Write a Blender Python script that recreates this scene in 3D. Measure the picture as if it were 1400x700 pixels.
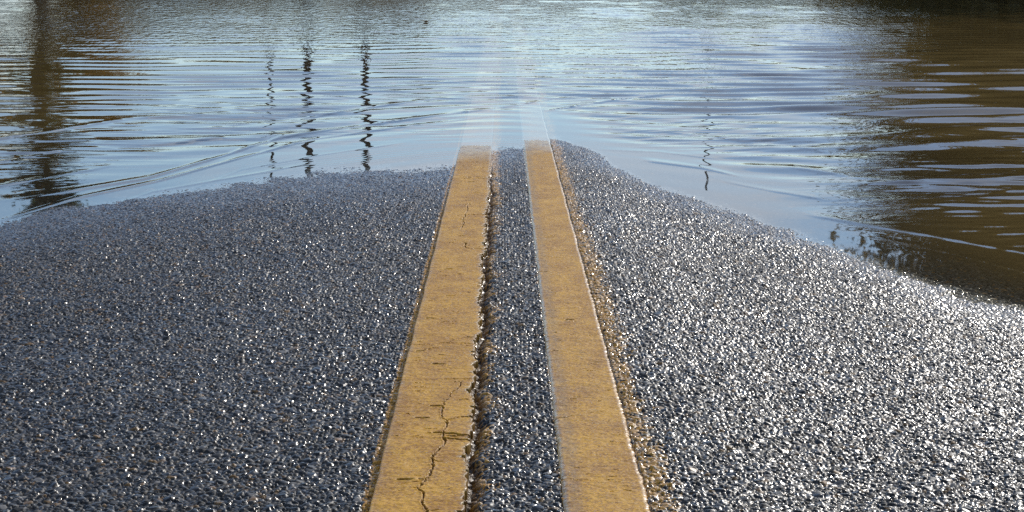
import bpy, math, random
import numpy as np

scene = bpy.context.scene
for o in list(bpy.data.objects):
    bpy.data.objects.remove(o, do_unlink=True)

# ------------------------------------------------------------------ camera, sky, sun, exposure
F_PX = 2800.0                      # focal length in pixels of a 1400 px wide frame
CAM_H = 0.780                      # camera height above the flood water
PITCH = math.radians(8.73)
cam_data = bpy.data.cameras.new("camera")
cam_data.sensor_width = 36.0
cam_data.lens = F_PX / 1400.0 * 36.0
cam_data.clip_start = 0.05
cam_data.clip_end = 5000.0
cam = bpy.data.objects.new("camera", cam_data)
cam.location = (0.0, 0.0, CAM_H)
cam.rotation_euler = (math.radians(90) - PITCH, 0.0, -math.atan(11 / 2800.0))
scene.collection.objects.link(cam)
scene.camera = cam

SUN_AZ = math.radians(27.0)        # to the right of straight ahead (+Y)
SUN_EL = math.radians(27.0)

world = bpy.data.worlds.new("World")
scene.world = world
world.use_nodes = True
wt = world.node_tree
wt.nodes.clear()
N = wt.nodes.new
w_out = N("ShaderNodeOutputWorld")
w_bg = N("ShaderNodeBackground")
w_bg.inputs["Strength"].default_value = 0.135
sky = N("ShaderNodeTexSky")
sky.sky_type = 'NISHITA'
sky.sun_disc = False
sky.sun_elevation = SUN_EL
sky.sun_rotation = SUN_AZ
sky.altitude = 1500.0
sky.air_density = 1.0
sky.dust_density = 0.25
sky.ozone_density = 1.6
tc = N("ShaderNodeTexCoord")
mp = N("ShaderNodeMapping")
mp.inputs["Scale"].default_value = (1.0, 1.0, 4.0)
nz = N("ShaderNodeTexNoise")
nz.inputs["Scale"].default_value = 3.2
nz.inputs["Detail"].default_value = 7.0
nz.inputs["Roughness"].default_value = 0.6
nz.inputs["Distortion"].default_value = 0.4
rp = N("ShaderNodeValToRGB")
rp.color_ramp.elements[0].position = 0.50
rp.color_ramp.elements[0].color = (0, 0, 0, 1)
rp.color_ramp.elements[1].position = 0.70
rp.color_ramp.elements[1].color = (0.8, 0.8, 0.8, 1)
mixc = N("ShaderNodeMixRGB")
mixc.inputs["Color2"].default_value = (7.4, 8.2, 9.4, 1)
tint = N("ShaderNodeMixRGB")
tint.blend_type = 'MULTIPLY'
tint.inputs["Fac"].default_value = 1.0
tint.inputs["Color2"].default_value = (0.93, 0.98, 1.06, 1)
L = wt.links.new
L(tc.outputs["Generated"], mp.inputs["Vector"])
L(mp.outputs[0], nz.inputs["Vector"])
L(nz.outputs[0], rp.inputs[0])
L(rp.outputs[0], mixc.inputs["Fac"])
L(sky.outputs[0], tint.inputs["Color1"])
L(tint.outputs[0], mixc.inputs["Color1"])
L(mixc.outputs[0], w_bg.inputs["Color"])
L(w_bg.outputs[0], w_out.inputs["Surface"])

sun_data = bpy.data.lights.new("sun", 'SUN')
sun_data.energy = 2.9
sun_data.angle = math.radians(0.53)
sun_data.color = (1.0, 0.94, 0.85)
sun = bpy.data.objects.new("sun", sun_data)
sun.rotation_euler = (math.radians(90) - SUN_EL, 0.0, math.pi - SUN_AZ)
scene.collection.objects.link(sun)

scene.view_settings.view_transform = 'Standard'
scene.view_settings.look = 'None'
scene.view_settings.gamma = 1.0
scene.view_settings.exposure = 0.0
scene.view_settings.use_curve_mapping = False
scene.cycles.max_bounces = 6
scene.cycles.glossy_bounces = 3
scene.cycles.transparent_max_bounces = 8
scene.cycles.caustics_reflective = False
scene.cycles.caustics_refractive = False
scene.cycles.use_denoising = False

# ------------------------------------------------------------------ numpy noise
f32 = np.float32


def hsh(ix, iy, seed):
    h = (ix.astype(np.int64) * 374761393 + iy.astype(np.int64) * 668265263 + seed * 974634777) & 0xFFFFFFFF
    h = ((h ^ (h >> 13)) * 1274126177) & 0xFFFFFFFF
    h = ((h ^ (h >> 15)) * 2246822519) & 0xFFFFFFFF
    h = h ^ (h >> 16)
    return (h & 0xFFFFFF).astype(f32) / f32(16777216.0)


def vnoise(x, y, seed=0):
    x0 = np.floor(x); y0 = np.floor(y)
    fx = (x - x0).astype(f32); fy = (y - y0).astype(f32)
    ix = x0.astype(np.int64); iy = y0.astype(np.int64)
    u = fx * fx * fx * (fx * (fx * 6 - 15) + 10)
    v = fy * fy * fy * (fy * (fy * 6 - 15) + 10)
    a = hsh(ix, iy, seed); b = hsh(ix + 1, iy, seed)
    c = hsh(ix, iy + 1, seed); d = hsh(ix + 1, iy + 1, seed)
    return (a * (1 - u) + b * u) * (1 - v) + (c * (1 - u) + d * u) * v * 1.0


def fbm(x, y, seed=0, octaves=4, gain=0.5):
    s = 0.0; a = 1.0; t = 0.0; f = 1.0
    for i in range(octaves):
        s = s + a * vnoise(x * f + 13.7 * i, y * f + 5.1 * i, seed + i * 17)
        t += a; a *= gain; f *= 2.03
    return s / t                                     # 0..1


def sstep(e0, e1, x):
    t = np.clip((x - e0) / (e1 - e0), 0, 1)
    return t * t * (3 - 2 * t)


def worley(x, y, seed):
    """nearest and second nearest jittered point, in cells; returns F1, F2, offset to F1 point, cell ids"""
    ix = np.floor(x).astype(np.int64); iy = np.floor(y).astype(np.int64)
    F1 = np.full(x.shape, 9.0, f32); F2 = np.full(x.shape, 9.0, f32)
    ox = np.zeros(x.shape, f32); oy = np.zeros(x.shape, f32)
    ci = np.zeros(x.shape, np.int64); cj = np.zeros(x.shape, np.int64)
    for dj in (-1, 0, 1):
        for di in (-1, 0, 1):
            a = ix + di; b = iy + dj
            px = a + 0.08 + 0.84 * hsh(a, b, seed)
            py = b + 0.08 + 0.84 * hsh(a, b, seed + 7)
            vx = (x - px).astype(f32); vy = (y - py).astype(f32)
            d = np.sqrt(vx * vx + vy * vy)
            near = d < F1
            F2 = np.where(near, F1, np.minimum(F2, d))
            F1 = np.where(near, d, F1)
            ox = np.where(near, vx, ox); oy = np.where(near, vy, oy)
            ci = np.where(near, a, ci); cj = np.where(near, b, cj)
    return F1, F2, ox, oy, ci, cj


# ------------------------------------------------------------------ shape of the road
YW = 7.74                           # where the crown of the road meets the water
SLOPE = 0.015


def crown_profile(Y):
    """height of the crown above the water along the road: down into the sag, flat, up again far away"""
    near = SLOPE * (YW - Y)
    Ls = 5.0
    far = -SLOPE * Ls * (1 - np.exp(-np.clip(Y - YW, 0, None) / Ls))
    z = np.where(Y < YW, near, far)
    return z + 0.03 * np.clip(Y - 48, 0, None)


def px_to_water(px, py):
    """point of the water plane seen at a photo pixel, used only to survey the shoreline"""
    x = (px - 700) / F_PX; y = (350 - py) / F_PX
    fy = math.cos(PITCH) + y * math.sin(PITCH)
    fz = -math.sin(PITCH) + y * math.cos(PITCH)
    t = CAM_H / -fz
    yaw = -math.atan(11 / 2800.0)
    X, Y = x * t, fy * t
    return X * math.cos(yaw) - Y * math.sin(yaw), X * math.sin(yaw) + Y * math.cos(yaw)


SHORE_PX = [(0, 306), (100, 286), (200, 270), (300, 256), (400, 243), (500, 236), (590, 232), (622, 230),
            (660, 210), (690, 208), (725, 200), (757, 186), (800, 204), (850, 233), (900, 260), (1000, 294),
            (1100, 325), (1200, 360), (1300, 393), (1400, 416)]
sh = np.array([px_to_water(*p) for p in SHORE_PX])
cross_x = sh[:, 0]; cross_c = -SLOPE * (YW - sh[:, 1])
# carry the cross fall on to the road edges
cross_x = np.concatenate([[-3.6], cross_x, [3.6]])
cross_c = np.concatenate([[cross_c[0] - 0.026 * (3.6 + cross_x[1])], cross_c, [cross_c[-1] - 0.05 * (3.6 - cross_x[-2])]])
_tx = np.linspace(-3.6, 3.6, 3601)
_tc = np.interp(_tx, cross_x, cross_c)
_k = np.exp(-0.5 * (np.arange(-30, 31) / 9.0) ** 2); _k /= _k.sum()
_tc = np.convolve(np.pad(_tc, 30, mode='edge'), _k, mode='valid')


def road_z(X, Y):
    w = 0.0045 * (fbm(X * 1.9, Y * 1.3, 91, 3) - 0.5) + 0.0052 * (fbm(X * 9, Y * 6, 92, 3) - 0.5)
    return crown_profile(Y) + np.interp(X, _tx, _tc) + w


# the two painted lines: nominal edges
LL0, LL1 = -0.169, -0.049
RL0, RL1 = 0.074, 0.183


def left_line_right_edge(Y):
    rag = 0.012 * (fbm(Y * 9, 0 * Y, 31, 2) - 0.5) + 0.013 * (fbm(Y * 45, 0 * Y + 3, 32, 3, 0.6) - 0.5)
    step = 0.006 * (vnoise(np.floor(Y * 60 + 2 * vnoise(Y * 20, 0 * Y, 3)), 0 * Y, 33) ** 3)
    return LL1 + 0.002 + (rag - step) * sstep(8.2, 6.0, Y) + (-0.003) * sstep(5.5, 3.0, Y)


def left_line_left_edge(Y):
    return LL0 + 0.003 * (fbm(Y * 6, 0 * Y, 41, 3) - 0.5)


def right_line_left_edge(Y):
    return RL0 + 0.003 * (fbm(Y * 7, 0 * Y, 43, 3) - 0.5) + 0.002 * (fbm(Y * 60, 0 * Y, 44, 2) - 0.5)


def right_line_right_edge(Y):
    return RL1 + 0.004 * (fbm(Y * 5, 0 * Y, 47, 3) - 0.5) + 0.003 * (fbm(Y * 90, 0 * Y, 48, 2) - 0.5)


# ------------------------------------------------------------------ mesh helpers
def grid_mesh(name, xs, ys, Z, XX=None, YY=None, smooth=True):
    ny, nx = Z.shape
    me = bpy.data.meshes.new(name)
    co = np.empty((ny, nx, 3), f32)
    co[..., 0] = xs[None, :] if XX is None else XX
    co[..., 1] = ys[:, None] if YY is None else YY
    co[..., 2] = Z
    idx = np.arange(nx * ny, dtype=np.int32).reshape(ny, nx)
    q = np.stack([idx[:-1, :-1], idx[:-1, 1:], idx[1:, 1:], idx[1:, :-1]], -1).reshape(-1)
    me.vertices.add(nx * ny)
    me.vertices.foreach_set("co", co.reshape(-1))
    nf = q.size // 4
    me.loops.add(q.size)
    me.loops.foreach_set("vertex_index", q)
    me.polygons.add(nf)
    me.polygons.foreach_set("loop_start", np.arange(nf, dtype=np.int32) * 4)
    me.polygons.foreach_set("loop_total", np.full(nf, 4, np.int32))
    me.polygons.foreach_set("use_smooth", np.full(nf, smooth, bool))
    me.update()
    me.validate()
    return me


def add_color(me, name, rgb):
    a = me.attributes.new(name, 'FLOAT_COLOR', 'POINT')
    c = np.ones((len(me.vertices), 4), f32)
    c[:, :3] = rgb.reshape(-1, 3)
    a.data.foreach_set("color", c.reshape(-1))


def add_float(me, name, v):
    a = me.attributes.new(name, 'FLOAT', 'POINT')
    a.data.foreach_set("value", np.ascontiguousarray(v.reshape(-1), dtype=f32))


def link(name, me, mat=None, parent=None):
    o = bpy.data.objects.new(name, me)
    scene.collection.objects.link(o)
    if mat is not None and not me.materials:
        me.materials.append(mat)
    if parent is not None:
        o.parent = parent
    return o


def mesh_py(name, verts, faces, smooth=False):
    me = bpy.data.meshes.new(name)
    me.from_pydata([tuple(v) for v in verts], [], faces)
    if smooth:
        me.polygons.foreach_set("use_smooth", [True] * len(me.polygons))
    me.update()
    return me


def new_mat(name):
    m = bpy.data.materials.new(name)
    m.use_nodes = True
    nt = m.node_tree
    b = nt.nodes["Principled BSDF"]
    return m, nt, b


def spread(lo, hi, d_fun, start, end):
    """coordinates from start to end with a step given by d_fun(position)"""
    out = [start]
    while out[-1] < end:
        out.append(out[-1] + d_fun(out[-1]))
    return np.array(out)


# ------------------------------------------------------------------ materials
def mat_asphalt():
    m, nt, b = new_mat("wet_asphalt")
    at = nt.nodes.new("ShaderNodeAttribute"); at.attribute_name = "stone_colour"
    ar = nt.nodes.new("ShaderNodeAttribute"); ar.attribute_name = "stone_rough"
    tcn = nt.nodes.new("ShaderNodeTexCoord")
    n1 = nt.nodes.new("ShaderNodeTexNoise"); n1.inputs["Scale"].default_value = 900.0
    n1.inputs["Detail"].default_value = 3.0
    nt.links.new(tcn.outputs["Object"], n1.inputs["Vector"])
    bp = nt.nodes.new("ShaderNodeBump")
    bp.inputs["Strength"].default_value = 0.40
    bp.inputs["Distance"].default_value = 0.0006
    nt.links.new(n1.outputs[0], bp.inputs["Height"])
    nt.links.new(at.outputs["Color"], b.inputs["Base Color"])
    nt.links.new(ar.outputs["Fac"], b.inputs["Roughness"])
    nt.links.new(bp.outputs[0], b.inputs["Normal"])
    ag = nt.nodes.new("ShaderNodeAttribute"); ag.attribute_name = "gloss_level"
    nt.links.new(ag.outputs["Fac"], b.inputs["Specular IOR Level"])
    aw = nt.nodes.new("ShaderNodeAttribute"); aw.attribute_name = "water_film"
    nt.links.new(aw.outputs["Fac"], b.inputs["Coat Weight"])
    b.inputs["Coat Roughness"].default_value = 0.11
    b.inputs["Coat IOR"].default_value = 1.33
    return m


def mat_paint():
    m, nt, b = new_mat("yellow_thermoplastic")
    at = nt.nodes.new("ShaderNodeAttribute"); at.attribute_name = "paint_colour"
    ar = nt.nodes.new("ShaderNodeAttribute"); ar.attribute_name = "paint_rough"
    tcn = nt.nodes.new("ShaderNodeTexCoord")
    n1 = nt.nodes.new("ShaderNodeTexNoise"); n1.inputs["Scale"].default_value = 700.0
    n1.inputs["Detail"].default_value = 4.0
    nt.links.new(tcn.outputs["Object"], n1.inputs["Vector"])
    bp = nt.nodes.new("ShaderNodeBump")
    bp.inputs["Strength"].default_value = 0.5
    bp.inputs["Distance"].default_value = 0.0006
    nt.links.new(n1.outputs[0], bp.inputs["Height"])
    nt.links.new(at.outputs["Color"], b.inputs["Base Color"])
    nt.links.new(ar.outputs["Fac"], b.inputs["Roughness"])
    nt.links.new(bp.outputs[0], b.inputs["Normal"])
    aw = nt.nodes.new("ShaderNodeAttribute"); aw.attribute_name = "water_film"
    nt.links.new(aw.outputs["Fac"], b.inputs["Coat Weight"])
    b.inputs["Coat Roughness"].default_value = 0.14
    b.inputs["Coat IOR"].default_value = 1.33
    b.inputs["Specular IOR Level"].default_value = 0.22
    return m


def mat_water():
    m, nt, b = new_mat("flood_water")
    nt.nodes.remove(b)
    out = nt.nodes["Material Output"]
    A = nt.nodes.new
    tcn = A("ShaderNodeTexCoord")
    chop = A("ShaderNodeAttribute"); chop.attribute_name = "chop"
    turb = A("ShaderNodeAttribute"); turb.attribute_name = "turbidity"
    n1 = A("ShaderNodeTexNoise"); n1.inputs["Scale"].default_value = 1.0
    n1.inputs["Detail"].default_value = 3.0; n1.inputs["Roughness"].default_value = 0.55
    mpn = A("ShaderNodeMapping"); mpn.inputs["Scale"].default_value = (13.0, 2.8, 1.0)
    nt.links.new(tcn.outputs["Object"], mpn.inputs["Vector"])
    nt.links.new(mpn.outputs[0], n1.inputs["Vector"])
    bp = A("ShaderNodeBump")
    dmul = A("ShaderNodeMath"); dmul.operation = 'MULTIPLY'; dmul.inputs[1].default_value = 0.013
    nt.links.new(chop.outputs["Fac"], dmul.inputs[0]); nt.links.new(dmul.outputs[0], bp.inputs["Distance"])
    bp.inputs["Strength"].default_value = 1.0
    nt.links.new(n1.outputs[0], bp.inputs["Height"])
    fr = A("ShaderNodeFresnel"); fr.inputs["IOR"].default_value = 1.333
    nt.links.new(bp.outputs[0], fr.inputs["Normal"])
    gl = A("ShaderNodeBsdfGlossy"); gl.inputs["Roughness"].default_value = 0.02
    nt.links.new(bp.outputs[0], gl.inputs["Normal"])
    tr = A("ShaderNodeBsdfTransparent"); tr.inputs["Color"].default_value = (0.93, 0.92, 0.86, 1)
    df = A("ShaderNodeBsdfDiffuse"); df.inputs["Color"].default_value = (0.175, 0.115, 0.038, 1)
    m1 = A("ShaderNodeMixShader"); m2 = A("ShaderNodeMixShader")
    nt.links.new(turb.outputs["Fac"], m1.inputs[0])
    nt.links.new(tr.outputs[0], m1.inputs[1]); nt.links.new(df.outputs[0], m1.inputs[2])
    geo = A("ShaderNodeNewGeometry")
    inv = A("ShaderNodeMath"); inv.operation = 'SUBTRACT'; inv.inputs[0].default_value = 1.0
    nt.links.new(geo.outputs["Backfacing"], inv.inputs[1])
    mul = A("ShaderNodeMath"); mul.operation = 'MULTIPLY'
    nt.links.new(fr.outputs[0], mul.inputs[0]); nt.links.new(inv.outputs[0], mul.inputs[1])
    nt.links.new(mul.outputs[0], m2.inputs[0])
    nt.links.new(m1.outputs[0], m2.inputs[1]); nt.links.new(gl.outputs[0], m2.inputs[2])
    nt.links.new(m2.outputs[0], out.inputs["Surface"])
    return m


def mat_noise(name, c1, c2, scale, rough=0.8, bump=0.0, dist=0.02, stretch=(1, 1, 1)):
    m, nt, b = new_mat(name)
    tcn = nt.nodes.new("ShaderNodeTexCoord")
    mpn = nt.nodes.new("ShaderNodeMapping"); mpn.inputs["Scale"].default_value = stretch
    n1 = nt.nodes.new("ShaderNodeTexNoise"); n1.inputs["Scale"].default_value = scale
    n1.inputs["Detail"].default_value = 5.0
    r = nt.nodes.new("ShaderNodeValToRGB")
    r.color_ramp.elements[0].position = 0.3; r.color_ramp.elements[0].color = (*c1, 1)
    r.color_ramp.elements[1].position = 0.7; r.color_ramp.elements[1].color = (*c2, 1)
    nt.links.new(tcn.outputs["Object"], mpn.inputs["Vector"])
    nt.links.new(mpn.outputs[0], n1.inputs["Vector"])
    nt.links.new(n1.outputs[0], r.inputs[0])
    nt.links.new(r.outputs[0], b.inputs["Base Color"])
    b.inputs["Roughness"].default_value = rough
    if bump:
        bp = nt.nodes.new("ShaderNodeBump"); bp.inputs["Strength"].default_value = bump
        bp.inputs["Distance"].default_value = dist
        nt.links.new(n1.outputs[0], bp.inputs["Height"])
        nt.links.new(bp.outputs[0], b.inputs["Normal"])
    return m


M_ASPHALT = mat_asphalt()
M_PAINT = mat_paint()
M_WATER = mat_water()
M_GROUND = mat_noise("muddy_grass", (0.03, 0.035, 0.012), (0.09, 0.075, 0.035), 0.8, 0.9, 0.4, 0.1)
M_BARK = mat_noise("bark", (0.035, 0.026, 0.018), (0.10, 0.075, 0.05), 6.0, 0.9, 0.6, 0.03, (1, 1, 0.2))
M_POLE = mat_noise("weathered_pole_wood", (0.03, 0.022, 0.016), (0.07, 0.05, 0.036), 5.0, 0.85, 0.3, 0.01, (1, 1, 0.1))
M_METAL = mat_noise("galvanised_metal", (0.12, 0.12, 0.125), (0.22, 0.22, 0.22), 8.0, 0.5)
M_LEAF_GREEN = mat_noise("dark_green_leaves", (0.022, 0.032, 0.010), (0.065, 0.07, 0.02), 1.4, 0.7)
M_LEAF_OLIVE = mat_noise("olive_leaves", (0.05, 0.042, 0.014), (0.12, 0.09, 0.03), 1.4, 0.7)
M_LEAF_GOLD = mat_noise("golden_leaves", (0.08, 0.05, 0.012), (0.26, 0.13, 0.03), 1.2, 0.7)

for m_leaf, tc_ in ((M_LEAF_GREEN, (0.07, 0.09, 0.02)), (M_LEAF_OLIVE, (0.24, 0.17, 0.05)), (M_LEAF_GOLD, (0.42, 0.24, 0.05))):
    nt_ = m_leaf.node_tree
    tl = nt_.nodes.new("ShaderNodeBsdfTranslucent"); tl.inputs["Color"].default_value = (*tc_, 1)
    mx = nt_.nodes.new("ShaderNodeMixShader"); mx.inputs[0].default_value = 0.5
    nt_.links.new(nt_.nodes["Principled BSDF"].outputs[0], mx.inputs[1]); nt_.links.new(tl.outputs[0], mx.inputs[2])
    nt_.links.new(mx.outputs[0], nt_.nodes["Material Output"].inputs["Surface"])

# ------------------------------------------------------------------ terrain, one sheet to the horizon
def ground_z(X, Y):
    road = crown_profile(Y) - 0.05 - 0.03 * np.clip(np.abs(X), 0, 3.4)
    z = road - 0.14 * sstep(3.4, 6.5, np.abs(X)) - 0.12 * sstep(5, 9, np.abs(X))
    z = np.where(Y < YW, np.minimum(z, -0.22 + 1.0 * sstep(4.2, 2.6, np.abs(X)) * (road + 0.22)), z)
    z = np.where(np.abs(X) > 5, np.minimum(z, -0.3), z)
    far = sstep(46, 70, Y) + sstep(34, 60, np.abs(X)) + sstep(-20, -50, Y)
    z = z + np.clip(far, 0, 1.3) * 1.3 + far * 0.3 * (fbm(X * 0.05, Y * 0.05, 5, 3) - 0.5)
    # low mud spit just reaching into the top right of the view
    z = z + 0.45 * np.exp(-((X - 9.4) / 2.3) ** 2 - ((Y - 27.6) / 0.8) ** 2) * (0.9 + 0.3 * fbm(X * 2, Y * 2, 8, 3))
    return z


gx = np.concatenate([-np.geomspace(900, 12, 46), np.linspace(-11.6, 13.6, 127), np.geomspace(14, 900, 46)])
gy = np.concatenate([-np.geomspace(900, 12, 36), np.linspace(-11.6, 24, 60), np.linspace(24.3, 32, 52), np.geomspace(32.5, 1500, 90)])
GX, GY = np.meshgrid(gx, gy)
o = link("ground", grid_mesh("ground", gx, gy, ground_z(GX, GY)), M_GROUND)
o["kind"] = "structure"

# ------------------------------------------------------------------ the road: stones in relief
xs = np.concatenate([np.arange(-3.3, -1.75, 0.02), np.arange(-1.75, 1.45, 0.0017), np.arange(1.45, 3.3, 0.02)])
ys = np.concatenate([np.arange(-14, 1.2, 0.06), np.arange(1.2, 2.3, 0.012),
                     spread(0, 0, lambda p: 0.0017 * (p / 2.5) if p < 9 else 0.0017 * (p / 2.5) + (p - 9) * 0.02, 2.3, 60.0)])


def stones(X, Y):
    """relief, colour and roughness of the chippings"""
    wx = 0.0016 * (fbm(X * 260, Y * 260, 61, 2) - 0.5); wy = 0.0016 * (fbm(X * 260 + 40, Y * 260, 62, 2) - 0.5)
    Xw = X + wx; Yw = Y + wy
    H = None
    for cell, seed, present, lift in ((0.0070, 11, 1.0, 0.0), (0.0130, 71, 0.40, 0.0004)):
        F1, F2, ox, oy, ci, cj = worley(Xw / cell, Yw / cell, seed)
        r1 = hsh(ci, cj, seed + 1); r2 = hsh(ci, cj, seed + 2); r3 = hsh(ci, cj, seed + 3)
        r4 = hsh(ci, cj, seed + 4); r5 = hsh(ci, cj, seed + 5)
        edge = sstep(0.02, 0.26, F2 - F1)
        top = (r1 ** 1.3) * 0.0030 + lift + ((r2 - 0.5) * ox + (r3 - 0.5) * oy) * cell * 0.74 - 0.13 * cell * F1 * F1
        h = edge * (0.0014 + top)
        if present < 1:
            h = np.where(r5 < present, h, -1.0)
        if H is None:
            H, K1, K2, K3, E = h, r4, r5, r1, edge
        else:
            u = h > H
            H = np.where(u, h, H)
            K1 = np.where(u, r4, K1); K2 = np.where(u, hsh(ci, cj, seed + 9), K2)
            K3 = np.where(u, r1, K3); E = np.where(u, edge, E)
    return H.astype(f32), K1, K2, K3, E


Z = np.empty((len(ys), len(xs)), f32)
COL = np.empty((len(ys), len(xs), 3), f32)
RGH = np.empty((len(ys), len(xs)), f32)
WET = np.empty((len(ys), len(xs)), f32)
SPC = np.empty((len(ys), len(xs)), f32)
CH = 250
for a in range(0, len(ys), CH):
    yy = ys[a:a + CH]
    X, Y = np.meshgrid(xs, yy)
    base = road_z(X, Y)
    H, k1, k2, k3, E = stones(X, Y)
    fade = sstep(14, 9, Y)                       # far out under water the mesh is too coarse for stones
    e_ll = left_line_left_edge(Y); e_lr = left_line_right_edge(Y)
    e_rl = right_line_left_edge(Y); e_rr = right_line_right_edge(Y)
    dry = sstep(-0.002, 0.024 - 0.010 * sstep(0.15, 0.5, X), base + 0.006 * (fbm(X * 5, Y * 3, 55, 3) - 0.5))
    z = base + (H - 0.0028) * fade * (0.62 + 0.38 * dry)
    # the joint open along the ragged edge of the left line
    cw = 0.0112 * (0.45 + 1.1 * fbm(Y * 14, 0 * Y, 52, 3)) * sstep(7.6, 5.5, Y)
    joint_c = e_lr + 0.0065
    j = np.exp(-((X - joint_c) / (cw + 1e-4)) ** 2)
    z = z - 0.012 * j * sstep(7.6, 5.5, Y)
    # bedding under the paint, a few mm down
    under = (X > e_ll + 0.001) & (X < e_lr - 0.001) | (X > e_rl + 0.001) & (X < e_rr - 0.001)
    z = np.where(under, base - 0.006, z)
    Z[a:a + CH] = z
    # colours: wet dark binder, grey chips, a few ochre ones
    g = 0.014 + 0.040 * k1 ** 1.6 + 0.10 * (k2 > 0.93)
    pat = 0.55 + 1.1 * fbm(X * 2.2, Y * 1.2, 95, 4)
    g = g * pat
    c = np.stack([g * 1.10, g * 1.0, g * 0.86], -1)
    rust = (k1 > 0.955)[..., None]
    c = np.where(rust, np.array([0.20, 0.105, 0.03], f32) * (0.5 + k3[..., None]), c)
    binder = np.array([0.012, 0.012, 0.012], f32)
    c = binder + (c - binder) * E[..., None]
    # old paint carried onto the chips beside the lines
    d1 = X - e_rr
    st = np.clip(1.0 - d1 / (0.052 * (0.75 + 0.6 * fbm(Y * 3, X * 20, 77, 2))), 0, 1) * (d1 > -0.002)
    st = np.minimum(st * 0.9, 0.62)
    d2 = e_ll - X
    st2 = np.clip(1.9 - d2 / 0.009, 0, 1) * (d2 > -0.002)
    d3 = X - e_lr
    st3 = np.clip(1.15 - d3 / (0.042 * (0.5 + fbm(Y * 12, X * 20, 78, 2))), 0, 1) * (d3 > -0.002) * 0.92
    d4 = e_rl - X
    st4 = np.clip(1.0 - d4 / 0.007, 0, 1) * (d4 > -0.002) * 0.3
    s = np.maximum(np.maximum(st, st2), np.maximum(st3, st4))
    spk = vnoise(X * 330, Y * 330, 79)
    on = (s > (0.55 * k2 + 0.45 * spk)) & (E > 0.25)
    c = np.where(on[..., None], np.array([0.66, 0.32, 0.035], f32) * (0.65 + 0.4 * k3[..., None]), c)
    c = c * (1 - 0.85 * j[..., None])  # shade inside the open joint put into the chip colour
    sub = sstep(0.0005, -0.003, z)                # under water the chips lose their gloss
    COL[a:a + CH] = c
    WET[a:a + CH] = (np.where(on, 0.36, 0.20) + 0.40 * (1 - dry)) * (1 - 0.8 * j) * (1 - sub)
    SPC[a:a + CH] = 0.31 * (1 - 0.92 * sub)
    RGH[a:a + CH] = np.clip(0.27 + 0.38 * k2 + 0.1 * (1 - E) + 0.15 * on + 0.4 * sub + 0.22 * (fbm(X * 1.6, Y * 0.9, 57, 3) - 0.5), 0.15, 0.9)

me = grid_mesh("road", xs, ys, Z)
add_color(me, "stone_colour", COL)
add_float(me, "stone_rough", RGH)
add_float(me, "water_film", WET)
add_float(me, "gloss_level", SPC)
o = link("road", me, M_ASPHALT)
o["kind"] = "structure"
del Z, COL, RGH, WET, SPC

# ------------------------------------------------------------------ painted lines
def seg_dist(X, Y, pts):
    D = np.full(X.shape, 9.0)
    for (x0, y0), (x1, y1) in zip(pts[:-1], pts[1:]):
        dx, dy = x1 - x0, y1 - y0
        t = np.clip(((X - x0) * dx + (Y - y0) * dy) / (dx * dx + dy * dy + 1e-12), 0, 1)
        D = np.minimum(D, np.hypot(X - x0 - t * dx, Y - y0 - t * dy))
    return D


def wander(x0, y0, x1, y1, n, amp, rng):
    p = []
    for i in range(n + 1):
        t = i / n
        e = amp * (0 if i in (0, n) else 1)
        p.append((x0 + (x1 - x0) * t + rng.uniform(-e, e), y0 + (y1 - y0) * t + rng.uniform(-e, e) * 1.5))
    return p


rng = random.Random(5)
# (points, half width); the left line is badly cracked, the right line only nicked
left_cracks = [
    (wander(-0.102, 2.30, -0.104, 2.62, 9, 0.008, rng), 0.0013),
    (wander(-0.104, 2.62, -0.086, 2.86, 6, 0.005, rng), 0.0016),
    (wander(-0.086, 2.86, -0.093, 3.12, 7, 0.006, rng), 0.0012),
    (wander(-0.093, 3.12, -0.070, 3.28, 5, 0.004, rng), 0.0007),
    (wander(-0.050, 2.885, -0.100, 2.905, 8, 0.003, rng), 0.0044),
    (wander(-0.082, 2.865, -0.050, 2.855, 4, 0.001, rng), 0.0050),
    (wander(-0.086, 2.99, -0.050, 3.02, 5, 0.002, rng), 0.0012),
    (wander(-0.048, 3.30, -0.100, 3.295, 8, 0.002, rng), 0.0009),
    (wander(-0.104, 2.62, -0.135, 2.60, 4, 0.002, rng), 0.0009),
    (wander(-0.050, 2.42, -0.085, 2.44, 5, 0.003, rng), 0.0026),
    (wander(-0.050, 3.62, -0.115, 3.63, 7, 0.002, rng), 0.0009),
    (wander(-0.050, 4.9, -0.095, 4.91, 4, 0.002, rng), 0.0018),
    (wander(-0.095, 4.91, -0.097, 5.02, 4, 0.003, rng), 0.0016),
    (wander(-0.048, 5.6, -0.112, 5.62, 5, 0.003, rng), 0.0014),
    (wander(-0.112, 5.3, -0.100, 5.9, 9, 0.006, rng), 0.0014),
    (wander(-0.169, 6.6, -0.052, 6.62, 5, 0.003, rng), 0.0020),
    (wander(-0.169, 7.2, -0.052, 7.21, 5, 0.003, rng), 0.0020),
    (wander(-0.169, 3.62, -0.120, 3.60, 5, 0.003, rng), 0.0008),
]
for i in range(150):
    y = 2.3 + 5.2 * rng.random() ** 1.6
    x = rng.uniform(-0.16, -0.055)
    w = rng.uniform(0.004, 0.018)
    left_cracks.append((wander(x, y, x + w, y + rng.uniform(-.004, .004), 3, 0.001, rng), rng.uniform(0.0006, 0.0012) * (1 + 2.2 * (rng.random() < 0.15))))
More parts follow.
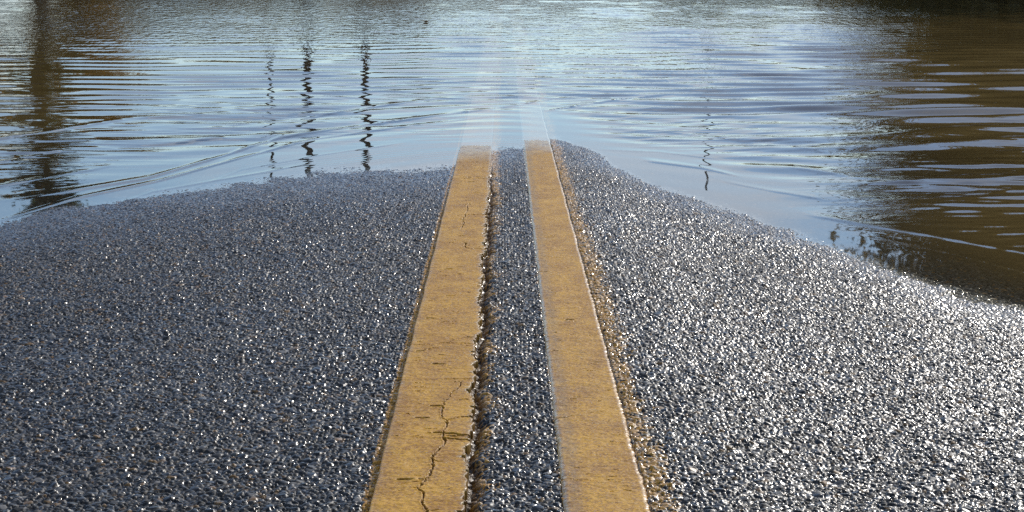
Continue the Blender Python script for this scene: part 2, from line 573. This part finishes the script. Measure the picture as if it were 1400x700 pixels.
right_cracks = [
    (wander(0.074, 2.62, 0.12, 2.60, 6, 0.002, rng), 0.0009),
    (wander(0.074, 2.98, 0.105, 3.00, 5, 0.002, rng), 0.0011),
    (wander(0.120, 3.86, 0.132, 3.86, 3, 0.001, rng), 0.0032),
    (wander(0.076, 4.5, 0.098, 4.5, 3, 0.001, rng), 0.0020),
    (wander(0.100, 5.1, 0.125, 5.1, 3, 0.001, rng), 0.0018),
]
for i in range(80):
    y = 2.3 + 5.2 * rng.random() ** 1.6
    x = rng.uniform(0.078, 0.17)
    w = rng.uniform(0.003, 0.014)
    right_cracks.append((wander(x, y, x + w, y + rng.uniform(-.003, .003), 3, 0.001, rng), rng.uniform(0.0005, 0.0011)))


def paint_line(name, e0f, e1f, cracks, seed, top_at, worn, edge_gloss):
    """a strip of thick paint following the road; top_at(Y, u) is the height of its top above the local crown"""
    u = np.concatenate([[0, 0, 0.004], np.linspace(0.01, 0.99, 118), [0.996, 1, 1]])
    yy = spread(0, 0, lambda p: (0.0011 * (p / 2.5) ** 1.5 if 2.2 < p < 9 else 0.04), -2.0, 44.0)
    U, Y = np.meshgrid(u, yy)
    e0 = e0f(Y); e1 = e1f(Y)
    X = e0 + (e1 - e0) * U
    near = sstep(12, 9, Y)
    edge_d = np.minimum(X - e0, e1 - X)
    surf = crown_profile(Y) + top_at(X, Y)
    grain = 0.00045 * (fbm(X * 350, Y * 350, seed, 2) - 0.5)
    ridge = 0.0009 * (fbm(X * 20, Y * 80, seed + 3, 3, 0.6) - 0.5) + 0.0016 * (fbm(X * 4, Y * 16, seed + 4, 2) - 0.5)
    pebb = 0.0012 * (fbm(X * 110, Y * 110, seed + 5, 2) - 0.5)
    z = surf + near * (grain + ridge + pebb)
    roll = 0.0085 if edge_gloss > 0.3 else 0.003
    z = z - (0.0046 if edge_gloss > 0.3 else 0.0014) * np.clip(1 - edge_d / roll, 0, 1) ** 2
    dark = np.zeros(X.shape, f32)
    for pts, hw in cracks:
        pa = np.array(pts)
        y0, y1 = pa[:, 1].min() - 0.01, pa[:, 1].max() + 0.01
        i0, i1 = np.searchsorted(yy, y0), np.searchsorted(yy, y1)
        if i1 <= i0:
            continue
        xs_, ys_ = X[i0:i1], Y[i0:i1]
        jx = 0.0060 * (fbm(xs_ * 110, ys_ * 110, 7, 4, 0.6) - 0.5)
        D = seg_dist(xs_ + jx, ys_ + jx, pts)
        wv = hw * 1.3 * (0.5 + 0.8 * vnoise(xs_ * 160, ys_ * 160, 9))
        k = sstep(1.0, 0.45, D / wv)
        lip = np.exp(-((D - wv * 1.5) / (wv * 0.7)) ** 2) * 0.0007
        z[i0:i1] += lip * (1 - k) - 0.0045 * k
        dark[i0:i1] = np.maximum(dark[i0:i1], k)
    z[:, 0] -= 0.014; z[:, -1] -= 0.014
    z[:, 1] -= 0.002; z[:, -2] -= 0.002
    # colour
    n = fbm(X * 24, Y * 12, seed + 11, 5, 0.6)
    n2 = fbm(X * 22, Y * 110, seed + 12, 3)
    n3 = fbm(X * 400, Y * 400, seed + 13, 2)
    t = np.clip(0.5 + 1.3 * (n - 0.5) + 0.45 * (n2 - 0.5) + 2.0 * (n3 - 0.5), 0, 1)[..., None]
    c = np.array([0.38, 0.155, 0.008], f32) * (1 - t) + np.array([0.76, 0.385, 0.028], f32) * t
    grey = np.clip(worn(X, Y, e0, e1) + 0.9 * (fbm(X * 30, Y * 30, seed + 15, 3) - 0.55), 0, 1) \
        * (0.5 + 0.5 * (vnoise(X * 500, Y * 500, seed + 16) > 0.45))
    c = c * (1 - 0.45 * grey[..., None]) + np.array([0.19, 0.165, 0.14], f32) * 0.45 * grey[..., None]
    grime_shade = sstep(0.0045, 0.0005, e1 - X + 0.004 * (fbm(X * 160, Y * 160, seed + 25, 2) - 0.5)) * (1 - edge_gloss * 2)  # shade of the joint-side wall put into the paint colour, with its grime
    c = c * (1 - 0.75 * np.clip(grime_shade, 0, 1)[..., None])
    # glass beads left in the paint, crowded into a painted glint along the right edge
    bead_glint = (vnoise(X * 620, Y * 620, seed + 18) > 0.93 - 0.45 * edge_gloss * sstep(0.008, 0.001, e1 - X))
    c = np.where(bead_glint[..., None], np.array([0.70, 0.50, 0.22], f32), c)
    pit = (vnoise(X * 210, Y * 420, seed + 19) < 0.035 + 0.10 * sstep(0.55, 0.75, fbm(X * 30, Y * 14, seed + 40, 3)))
    c = np.where(pit[..., None], c * 0.35, c)
    c = c * (1 - 0.9 * dark[..., None]) + np.array([0.02, 0.016, 0.01], f32) * 0.9 * dark[..., None]
    wet_edge = np.clip(1.6 - edge_d / 0.006, 0, 1) * (0.5 + 0.5 * (vnoise(X * 300, Y * 300, seed + 30) > 0.35))
    r = np.clip(0.62 - 0.35 * bead_glint + 0.2 * (n3 - 0.5) - 0.7 * edge_gloss * wet_edge, 0.2, 0.9)
    film = (z > 0) * np.clip(0.8 * sstep(0.012, 0.001, surf + 0.006 * (fbm(X * 18, Y * 5, seed + 21, 3) - 0.5)) * 0.6 + edge_gloss * wet_edge, 0, 1)
    wetc = sstep(0.014, 0.0, surf + 0.008 * (fbm(X * 22, Y * 4, seed + 27, 3) - 0.5))
    c = c * (1 - 0.28 * wetc[..., None])
    me = grid_mesh(name, None, None, z, XX=X, YY=Y)
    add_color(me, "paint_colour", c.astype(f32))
    add_float(me, "paint_rough", r)
    add_float(me, "water_film", film)
    return link(name, me, M_PAINT)


yl = px_to_water(650, 203)[1]; yr = px_to_water(735, 195)[1]
c_l = -SLOPE * (YW - yl); c_r = -SLOPE * (YW - yr) if yr < YW else 0.015 * (yr - YW)
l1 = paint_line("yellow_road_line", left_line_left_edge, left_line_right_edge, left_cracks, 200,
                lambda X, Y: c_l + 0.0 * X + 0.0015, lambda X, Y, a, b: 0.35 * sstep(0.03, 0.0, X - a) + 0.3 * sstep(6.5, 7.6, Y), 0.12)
l1["label"] = "cracked ochre yellow road line with a ragged crumbling right edge along an open dark joint"
l1["category"] = "road line"
l1["group"] = "double yellow centre lines running into the flood water"
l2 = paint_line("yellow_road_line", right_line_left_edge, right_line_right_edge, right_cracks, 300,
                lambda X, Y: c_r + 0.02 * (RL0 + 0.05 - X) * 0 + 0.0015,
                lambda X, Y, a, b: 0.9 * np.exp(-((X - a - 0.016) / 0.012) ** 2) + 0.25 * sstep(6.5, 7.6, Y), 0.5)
l2["label"] = "smooth unbroken ochre yellow road line with a straight glinting right edge beside sunlit stones"
l2["category"] = "road line"
l2["group"] = "double yellow centre lines running into the flood water"

# ------------------------------------------------------------------ flood water
wxs = np.concatenate([-np.geomspace(120, 8.2, 60), np.arange(-8.0, -2.2, 0.02), np.arange(-2.2, 2.2, 0.007), np.arange(2.2, 9.5, 0.02), np.geomspace(9.7, 120, 60)])
wys = np.concatenate([-np.geomspace(90, 1, 30), np.linspace(-0.8, 3.6, 12),
                      spread(0, 0, lambda p: 0.00022 * p * p if p < 36 else 1.2, 3.9, 140.0)])
X, Y = np.meshgrid(wxs, wys)
shore_y = np.interp(X, sh[:, 0], sh[:, 1])
shore_y = np.where(X < sh[0, 0], sh[0, 1] + (X - sh[0, 0]) * 1.6, shore_y)
shore_y = np.where(X > sh[-1, 0], sh[-1, 1] - (X - sh[-1, 0]) * 3.0, shore_y)
# smooth tent-shaped shore for the waves that wrap round it
tent = 7.9 - np.where(X < 0, 1.55 * (np.sqrt(X * X + 0.05) - 0.22), 3.1 * (np.sqrt(X * X + 0.08) - 0.28))
depth = np.maximum(0.0, -(np.where(np.abs(X) < 3.4, np.interp(X, _tx, _tc) + crown_profile(Y), ground_z(X, Y))))
off = (Y - shore_y)                                # distance off the shore
grow = sstep(0.0, 3.0, off + 0.9 * sstep(0.4, 1.5, X) * sstep(0, 0.5, off))
rs = np.random.RandomState(4)
W = np.zeros(X.shape, np.float64)
# gentle ripples rolling towards the viewer
warpx = 0.3 * (fbm(X * 0.5, Y * 0.35, 401, 3) - 0.5); warpy = 0.40 * (fbm(X * 0.45, Y * 0.3, 402, 3) - 0.5)
Yb = Y - 0.8 * (tent - 7.9) * np.exp(-np.clip(off, 0, 50) / 3.5)
for i in range(34):
    lam = rs.uniform(0.26, 0.44)
    ang = rs.normal(0, 0.11 if i < 24 else 0.40)
    k = 2 * math.pi / lam
    kx, ky = k * math.sin(ang), k * math.cos(ang)
    slope = 0.0088 * rs.uniform(0.5, 1.2)
    ph = rs.uniform(0, 6.28)
    W += slope / k * np.cos(kx * (X + warpx) + ky * (Yb + warpy) + ph)
env = 0.35 + 1.1 * fbm(X * 0.35, Y * 0.16, 404, 3)
right_amp = 1.0 + 1.1 * sstep(0.5, 1.6, X) + 0.25 * sstep(-0.35, -1.3, X)
fine = np.zeros(X.shape)
for i in range(18):
    lam = rs.uniform(0.06, 0.16); ang = rs.normal(0, 0.35); k = 2 * math.pi / lam
    fine += 0.010 / k * np.cos(k * math.sin(ang) * (X + warpx) + k * math.cos(ang) * (Y + warpy) + rs.uniform(0, 6.28))
fine *= sstep(14.5, 10.0, Y) * sstep(0.35, 0.75, fbm(X * 0.7, Y * 0.35, 407, 3)) * sstep(0.2, 1.5, off)
W = W * (1 - 0.45 * sstep(13, 18, Y)) + fine
W *= env * right_amp * (0.04 + 0.96 * grow)
# single wavelets running out from the wedge of dry road: crest lines surveyed in photo pixels, laid on the water
CRESTS = [
    ([(-60, 290), (0, 275), (85, 263), (200, 244), (300, 215), (380, 189), (500, 171), (670, 149), (770, 134)], 0.0030, 0.060),
    ([(-60, 318), (0, 302), (100, 272), (215, 248), (330, 216), (430, 190), (580, 170), (700, 156)], 0.0020, 0.045),
    ([(-60, 200), (0, 190), (175, 163), (350, 151)], 0.0040, 0.09),
    ([(-60, 232), (0, 222), (90, 204), (240, 196), (330, 186)], 0.0030, 0.07),
    ([(-60, 262), (0, 255), (80, 240), (150, 228)], 0.0024, 0.06),
    ([(280, 176), (415, 162), (500, 148), (595, 135), (660, 133)], 0.0026, 0.06),
    ([(240, 268), (330, 232), (440, 212), (560, 194)], 0.0007, 0.03),
    ([(120, 292), (210, 262), (360, 236), (430, 222)], 0.0007, 0.03),
    ([(740, 152), (800, 143), (830, 138), (920, 128), (1000, 122)], 0.0026, 0.06),
    ([(790, 158), (880, 150), (960, 140)], 0.0015, 0.05),
    ([(880, 220), (960, 230), (1010, 241)], 0.0020, 0.05),
    ([(1060, 227), (1125, 235), (1175, 243), (1265, 252), (1400, 262), (1480, 268)], 0.0030, 0.055),
    ([(990, 248), (1050, 260), (1130, 273)], 0.0016, 0.04),
    ([(1100, 293), (1200, 311), (1275, 322), (1400, 345), (1480, 358)], 0.0026, 0.045),
    ([(1190, 323), (1300, 346), (1400, 372), (1480, 392)], 0.0015, 0.035),
    ([(880, 176), (1000, 190), (1130, 208), (1250, 218), (1400, 226)], 0.0022, 0.06),
    ([(820, 205), (900, 208), (990, 218)], 0.0008, 0.035),
]
band = sstep(0.02, 0.4, off)
W *= 1 - 0.45 * band * sstep(2.6, 0.8, off)
froth = np.zeros(X.shape)
for ci_, (pts, a_, w_) in enumerate(CRESTS):
    wp = np.array([px_to_water(*p) for p in pts])
    yc = np.interp(X, wp[:, 0], wp[:, 1]) + 0.03 * (fbm(X * 4, Y * 0, 450 + ci_, 2) - 0.5)
    span = wp[-1, 0] - wp[0, 0]
    ends = sstep(wp[0, 0] - 0.02, wp[0, 0] + 0.16 * span, X) * sstep(wp[-1, 0] + 0.02, wp[-1, 0] - 0.16 * span, X)
    m_ = (0.1 + 1.5 * fbm(X * 2.6, Y * 0.4, 470 + ci_, 3)) * (1 - 0.3 * sstep(0.5, 1.0, X))
    q = (Y - yc) / w_
    if ci_ in (0, 5, 8):                      # the crests break up into sharp little facets by the road tip
        froth = np.maximum(froth, ends * np.exp(-(q / 0.45) ** 2) * sstep(-0.75, -0.25, X) * sstep(1.0, 0.6, X)
                           * sstep(0.50, 0.62, fbm(X * 7, X * 0 + 3.3 * ci_, 490, 3)))
    W += a_ * m_ * ends * np.where(q > 0, np.exp(-q * q * 0.35), np.exp(-q * q * 1.6))
phi = Y - tent + 0.16 * (fbm(X * 1.5, Y * 1.2, 410, 3) - 0.5)
W += 0.00010 * sstep(0.05, 0.3, off) * sstep(0.9, 0.5, off) * np.cos(phi * 2 * math.pi / 0.075) * sstep(0.58, 0.7, fbm(X * 1.3, Y * 0.9, 433, 2))
W *= np.where(np.abs(X) > 30, 0.3, 1.0)
me = grid_mesh("water", wxs, wys, W.astype(f32))
# wind-ruffled patches, stored as how choppy the surface is
cp = sstep(11.5, 20.0, Y + 2.5 * (fbm(X * 0.35, Y * 0.12, 440, 3) - 0.5)) * sstep(4.2, 2.6, X - (Y - 17) * 0.17)
p2 = np.exp(-((X - 0.75) / 0.75) ** 2 - ((Y - 13.2) / 2.3) ** 2) * 0.9
chop = np.clip(0.0 + 0.75 * np.maximum(cp * 1.35, p2) * (0.5 + fbm(X * 0.8, Y * 0.4, 441, 3)), 0.0, 1.0)
chop = chop * (0.25 + 0.75 * sstep(0.1, 1.5, off))
chop = chop + 7.0 * froth
add_float(me, "chop", chop)
add_float(me, "turbidity", 1 - np.exp(-depth / (0.15 - 0.137 * sstep(1.0, 2.3, np.abs(X) + 1.0 * sstep(7.5, 5.2, Y) * sstep(0.5, 1.0, X)))))
o = link("water", me, M_WATER)
o["kind"] = "structure"

# ------------------------------------------------------------------ trees, poles and bushes that the water mirrors
def tube(verts, faces, p0, p1, r0, r1, n=7):
    p0 = np.array(p0, float); p1 = np.array(p1, float)
    d = p1 - p0; d /= np.linalg.norm(d)
    a = np.cross(d, [0, 0, 1.0] if abs(d[2]) < 0.9 else [1.0, 0, 0]); a /= np.linalg.norm(a)
    b = np.cross(d, a)
    s = len(verts)
    for p, r in ((p0, r0), (p1, r1)):
        for i in range(n):
            t = 2 * math.pi * i / n
            verts.append(p + r * (math.cos(t) * a + math.sin(t) * b))
    for i in range(n):
        j = (i + 1) % n
        faces.append((s + i, s + j, s + n + j, s + n + i))
    faces.append(tuple(s + i for i in range(n))[::-1])
    faces.append(tuple(s + n + i for i in range(n)))


def tag(o, label, cat, group=None):
    o["label"] = label; o["category"] = cat
    if group:
        o["group"] = group


def make_tree(name, seed, height, width, leaf_mat, narrow=False, bush=False, leaves=9000):
    r = random.Random(seed)
    root = bpy.data.objects.new(name, None)
    scene.collection.objects.link(root)
    v, f = [], []
    ends = []
    th = height * (0.12 if bush else 0.9 if narrow else 0.6)
    tr = height * 0.022
    p = np.array([0, 0, -0.5]); n = 6
    for i in range(n):
        q = np.array([r.uniform(-.04, .04) * height * (i > 0), r.uniform(-.04, .04) * height * (i > 0), th * (i + 1) / n])
        tube(v, f, p, q, tr * (1.25 - i / n), tr * (1.25 - (i + 1) / n) + 0.01, 8)
        if i >= (1 if narrow or bush else 2):
            for b_ in range(3 if not narrow else 4):
                a = r.uniform(0, 6.28)
                rr = width * 0.5 * r.uniform(0.55, 0.95) * ((1.15 - (i + 1) / n) if narrow else 1.0)
                up = height * (r.uniform(0.02, 0.08) if narrow else r.uniform(0.12, 0.38))
                e = q + np.array([math.cos(a) * rr, math.sin(a) * rr, up])
                e[2] = min(e[2], height * 0.95)
                mid = (q + e) / 2 + np.array([0, 0, 0.03 * height])
                tube(v, f, q, mid, tr * 0.5, tr * 0.3, 5); tube(v, f, mid, e, tr * 0.3, tr * 0.1, 5)
                ends += [mid, e]
        p = q
    ends += [p, p + np.array([0, 0, height * 0.06])]
    tm = mesh_py("trunk", v, f)
    link("trunk", tm, M_BARK, root)
    # crown: leaf clumps scattered round the limbs
    v, f = [], []
    per = max(6, leaves // (len(ends) * 7))
    for e in ends:
        for cl in range(7):
            sp = width * (0.10 if narrow else 0.17)
            c = e + np.array([r.gauss(0, sp), r.gauss(0, sp), r.gauss(0, sp * 0.8)])
            c[2] = max(c[2], height * 0.05)
            cs = sp * r.uniform(0.35, 0.75)
            for k in range(per):
                q = c + np.array([r.gauss(0, cs), r.gauss(0, cs), r.gauss(0, cs * 0.7)])
                if q[2] > height: continue
                s = r.uniform(0.05, 0.11) * (1.0 if not bush else 0.8)
                a1 = np.array([r.gauss(0, 1), r.gauss(0, 1), r.gauss(0, 0.7)]); a1 /= np.linalg.norm(a1) + 1e-6
                a2 = np.cross(a1, [r.gauss(0, 1), r.gauss(0, 1), r.gauss(0, 1)]); a2 /= np.linalg.norm(a2) + 1e-6
                b0 = len(v)
                v += [q - a1 * s, q + a2 * s * 0.55, q + a1 * s, q - a2 * s * 0.55]
                f.append((b0, b0 + 1, b0 + 2, b0 + 3))
    link("crown", mesh_py("crown", v, f), leaf_mat, root)
    return root


def copy_tree(o):
    c = o.copy(); scene.collection.objects.link(c)
    for ch in o.children:
        d = ch.copy(); scene.collection.objects.link(d); d.parent = c
    return c


def at_bearing(px, dist):
    """ground position at a bearing given as a photo column, dist metres off"""
    a = (px - 689) / F_PX
    return a * dist, dist


def place(o, px, dist, rz=0.0, sc=1.0, dz=0.0):
    x, y = at_bearing(px, dist)
    o.location = (x, y, float(ground_z(np.array([x]), np.array([y]))[0]) + dz)
    o.rotation_euler = (0, 0, rz); o.scale = (sc, sc, sc)


g_r = "trees standing in the flood on the right"
big = make_tree("broadleaf_tree", 3, 7.2, 4.6, M_LEAF_OLIVE, leaves=42000)
place(big, 1440, 36, 0.4)
tag(big, "tall dark tree reflected across the right edge of the water", "tree", g_r)
for (px, d, rz, sc, lab) in ((1530, 37, 2.1, 1.12, "tallest dark tree beyond the right edge, its mirror image brown in the water"),
                             (1378, 40, 4.0, 0.86, "smaller dark tree at the left end of the right hand reflection"),
                             (1580, 42, 1.0, 1.15, "dark tree farthest right beyond the water")):
    c = copy_tree(big); place(c, px, d, rz, sc); tag(c, lab, "tree", g_r)
gl_ = "trees on the far left bank"
con = make_tree("conifer_tree", 9, 7.0, 2.0, M_LEAF_GREEN, narrow=True, leaves=11000)
place(con, 62, 46, 0.0)
tag(con, "narrow dark conifer mirrored as a broken column on the left", "tree")
gold = make_tree("broadleaf_tree", 12, 4.6, 3.2, M_LEAF_GOLD, leaves=9000)
place(gold, 112, 52, 1.0, 0.8)
tag(gold, "golden leaved tree beside the dark conifer on the left", "tree", gl_)
c = copy_tree(gold); place(c, -120, 48, 2.6, 1.2); tag(c, "larger golden tree farthest left on the bank", "tree", gl_)

bush = make_tree("bush", 21, 2.0, 3.2, M_LEAF_OLIVE, bush=True, leaves=5000)
bush_spots = [(110, 58), (190, 62), (262, 58), (330, 63), (405, 60), (470, 62), (548, 66), (960, 64), (1030, 60), (1100, 58), (1170, 55), (1225, 52), (1310, 42), (1340, 37), (1380, 35), (1430, 36), (1490, 35)]
words_l = ["first", "second", "third", "fourth", "fifth", "sixth", "seventh", "eighth", "ninth", "tenth"]
for i, (px, d) in enumerate(bush_spots):
    o = bush if i == 0 else copy_tree(bush)
    place(o, px, d, i * 1.3, (0.85 if px < 350 else 0.6) + 0.3 * ((i * 7) % 5) / 5 + (0.65 if px > 1280 else 0))
    if i < 7:
        lab = "%s olive bush from the conifer along the left bank" % words_l[i]
    else:
        lab = "%s olive bush from the road along the right bank" % words_l[i - 7]
    tag(o, lab, "bush", "bushes along the far bank")


def make_pole(height, radius):
    root = bpy.data.objects.new("utility_pole", None); scene.collection.objects.link(root)
    v, f = [], []
    tube(v, f, (0, 0, -0.6), (0, 0, height), radius, radius * 0.72, 14)
    link("pole", mesh_py("pole", v, f), M_POLE, root)
    v, f = [], []
    tube(v, f, (0, -radius - 0.02, height - 0.9), (0, -radius - 0.02, height - 0.3), 0.06, 0.06, 10)
    link("insulator_bracket", mesh_py("insulator_bracket", v, f), M_METAL, root)
    return root


p0 = make_pole(7.3, 0.105)
place(p0, 421, 57)
tag(p0, "thickest dark wooden pole, mirrored as the darker of two broken columns", "pole", "wooden poles beyond the water")
for px, d, sc, lab in ((500, 60, 1.0, "dark wooden pole nearest the road on its left side"),
                       (370, 68, 1.05, "thin faint wooden pole left of the two dark ones"),
                       (968, 62, 0.82, "lone wooden pole right of the road")):
    c = copy_tree(p0); place(c, px, d, 0.0, 1.0); c.scale = (0.42 if px == 968 else 0.5 if px == 370 else 0.9,) * 2 + (sc,)
    tag(c, lab, "pole", "wooden poles beyond the water")

# a small leaf afloat, and a leaf shape put in for a foam sparkle
M_DEAD = mat_noise("dead_leaf", (0.30, 0.12, 0.03), (0.55, 0.28, 0.08), 60.0, 0.6)
M_PALE = mat_noise("pale_foam_sparkle", (0.45, 0.40, 0.30), (0.7, 0.62, 0.5), 60.0, 0.4)
for px, py, size, mt_, lab in ((582, 31, 0.07, M_DEAD, "small orange dead leaf afloat in the choppy water left of the road"),
                               (210, 205, 0.014, M_PALE, "tiny pale curled shape put in for a sparkle of foam between the ripples on the left")):
    x, y = px_to_water(px, py)
    v, f = [], []
    n = 12
    for k in range(n + 1):
        t = k / n
        w = size * 0.36 * math.sin(math.pi * t) ** 0.8 * (1 + 0.18 * (k % 2))
        zz = 0.22 * size * (2 * t - 1) ** 2
        v += [(-w, (t - 0.5) * size, zz + 0.45 * w), (0, (t - 0.5) * size, zz), (w, (t - 0.5) * size, zz + 0.45 * w)]
    for k in range(n):
        a_ = k * 3
        f += [(a_, a_ + 1, a_ + 4, a_ + 3), (a_ + 1, a_ + 2, a_ + 5, a_ + 4)]
    lf = link("floating_leaf_or_foam", mesh_py("floating_leaf_or_foam", v, f, True), mt_)
    sol = lf.modifiers.new("thick", 'SOLIDIFY'); sol.thickness = size * 0.02
    lf.location = (x, y, 0.006); lf.rotation_euler = (0.05, 0.1, 1.2)
    tag(lf, lab, "leaf")
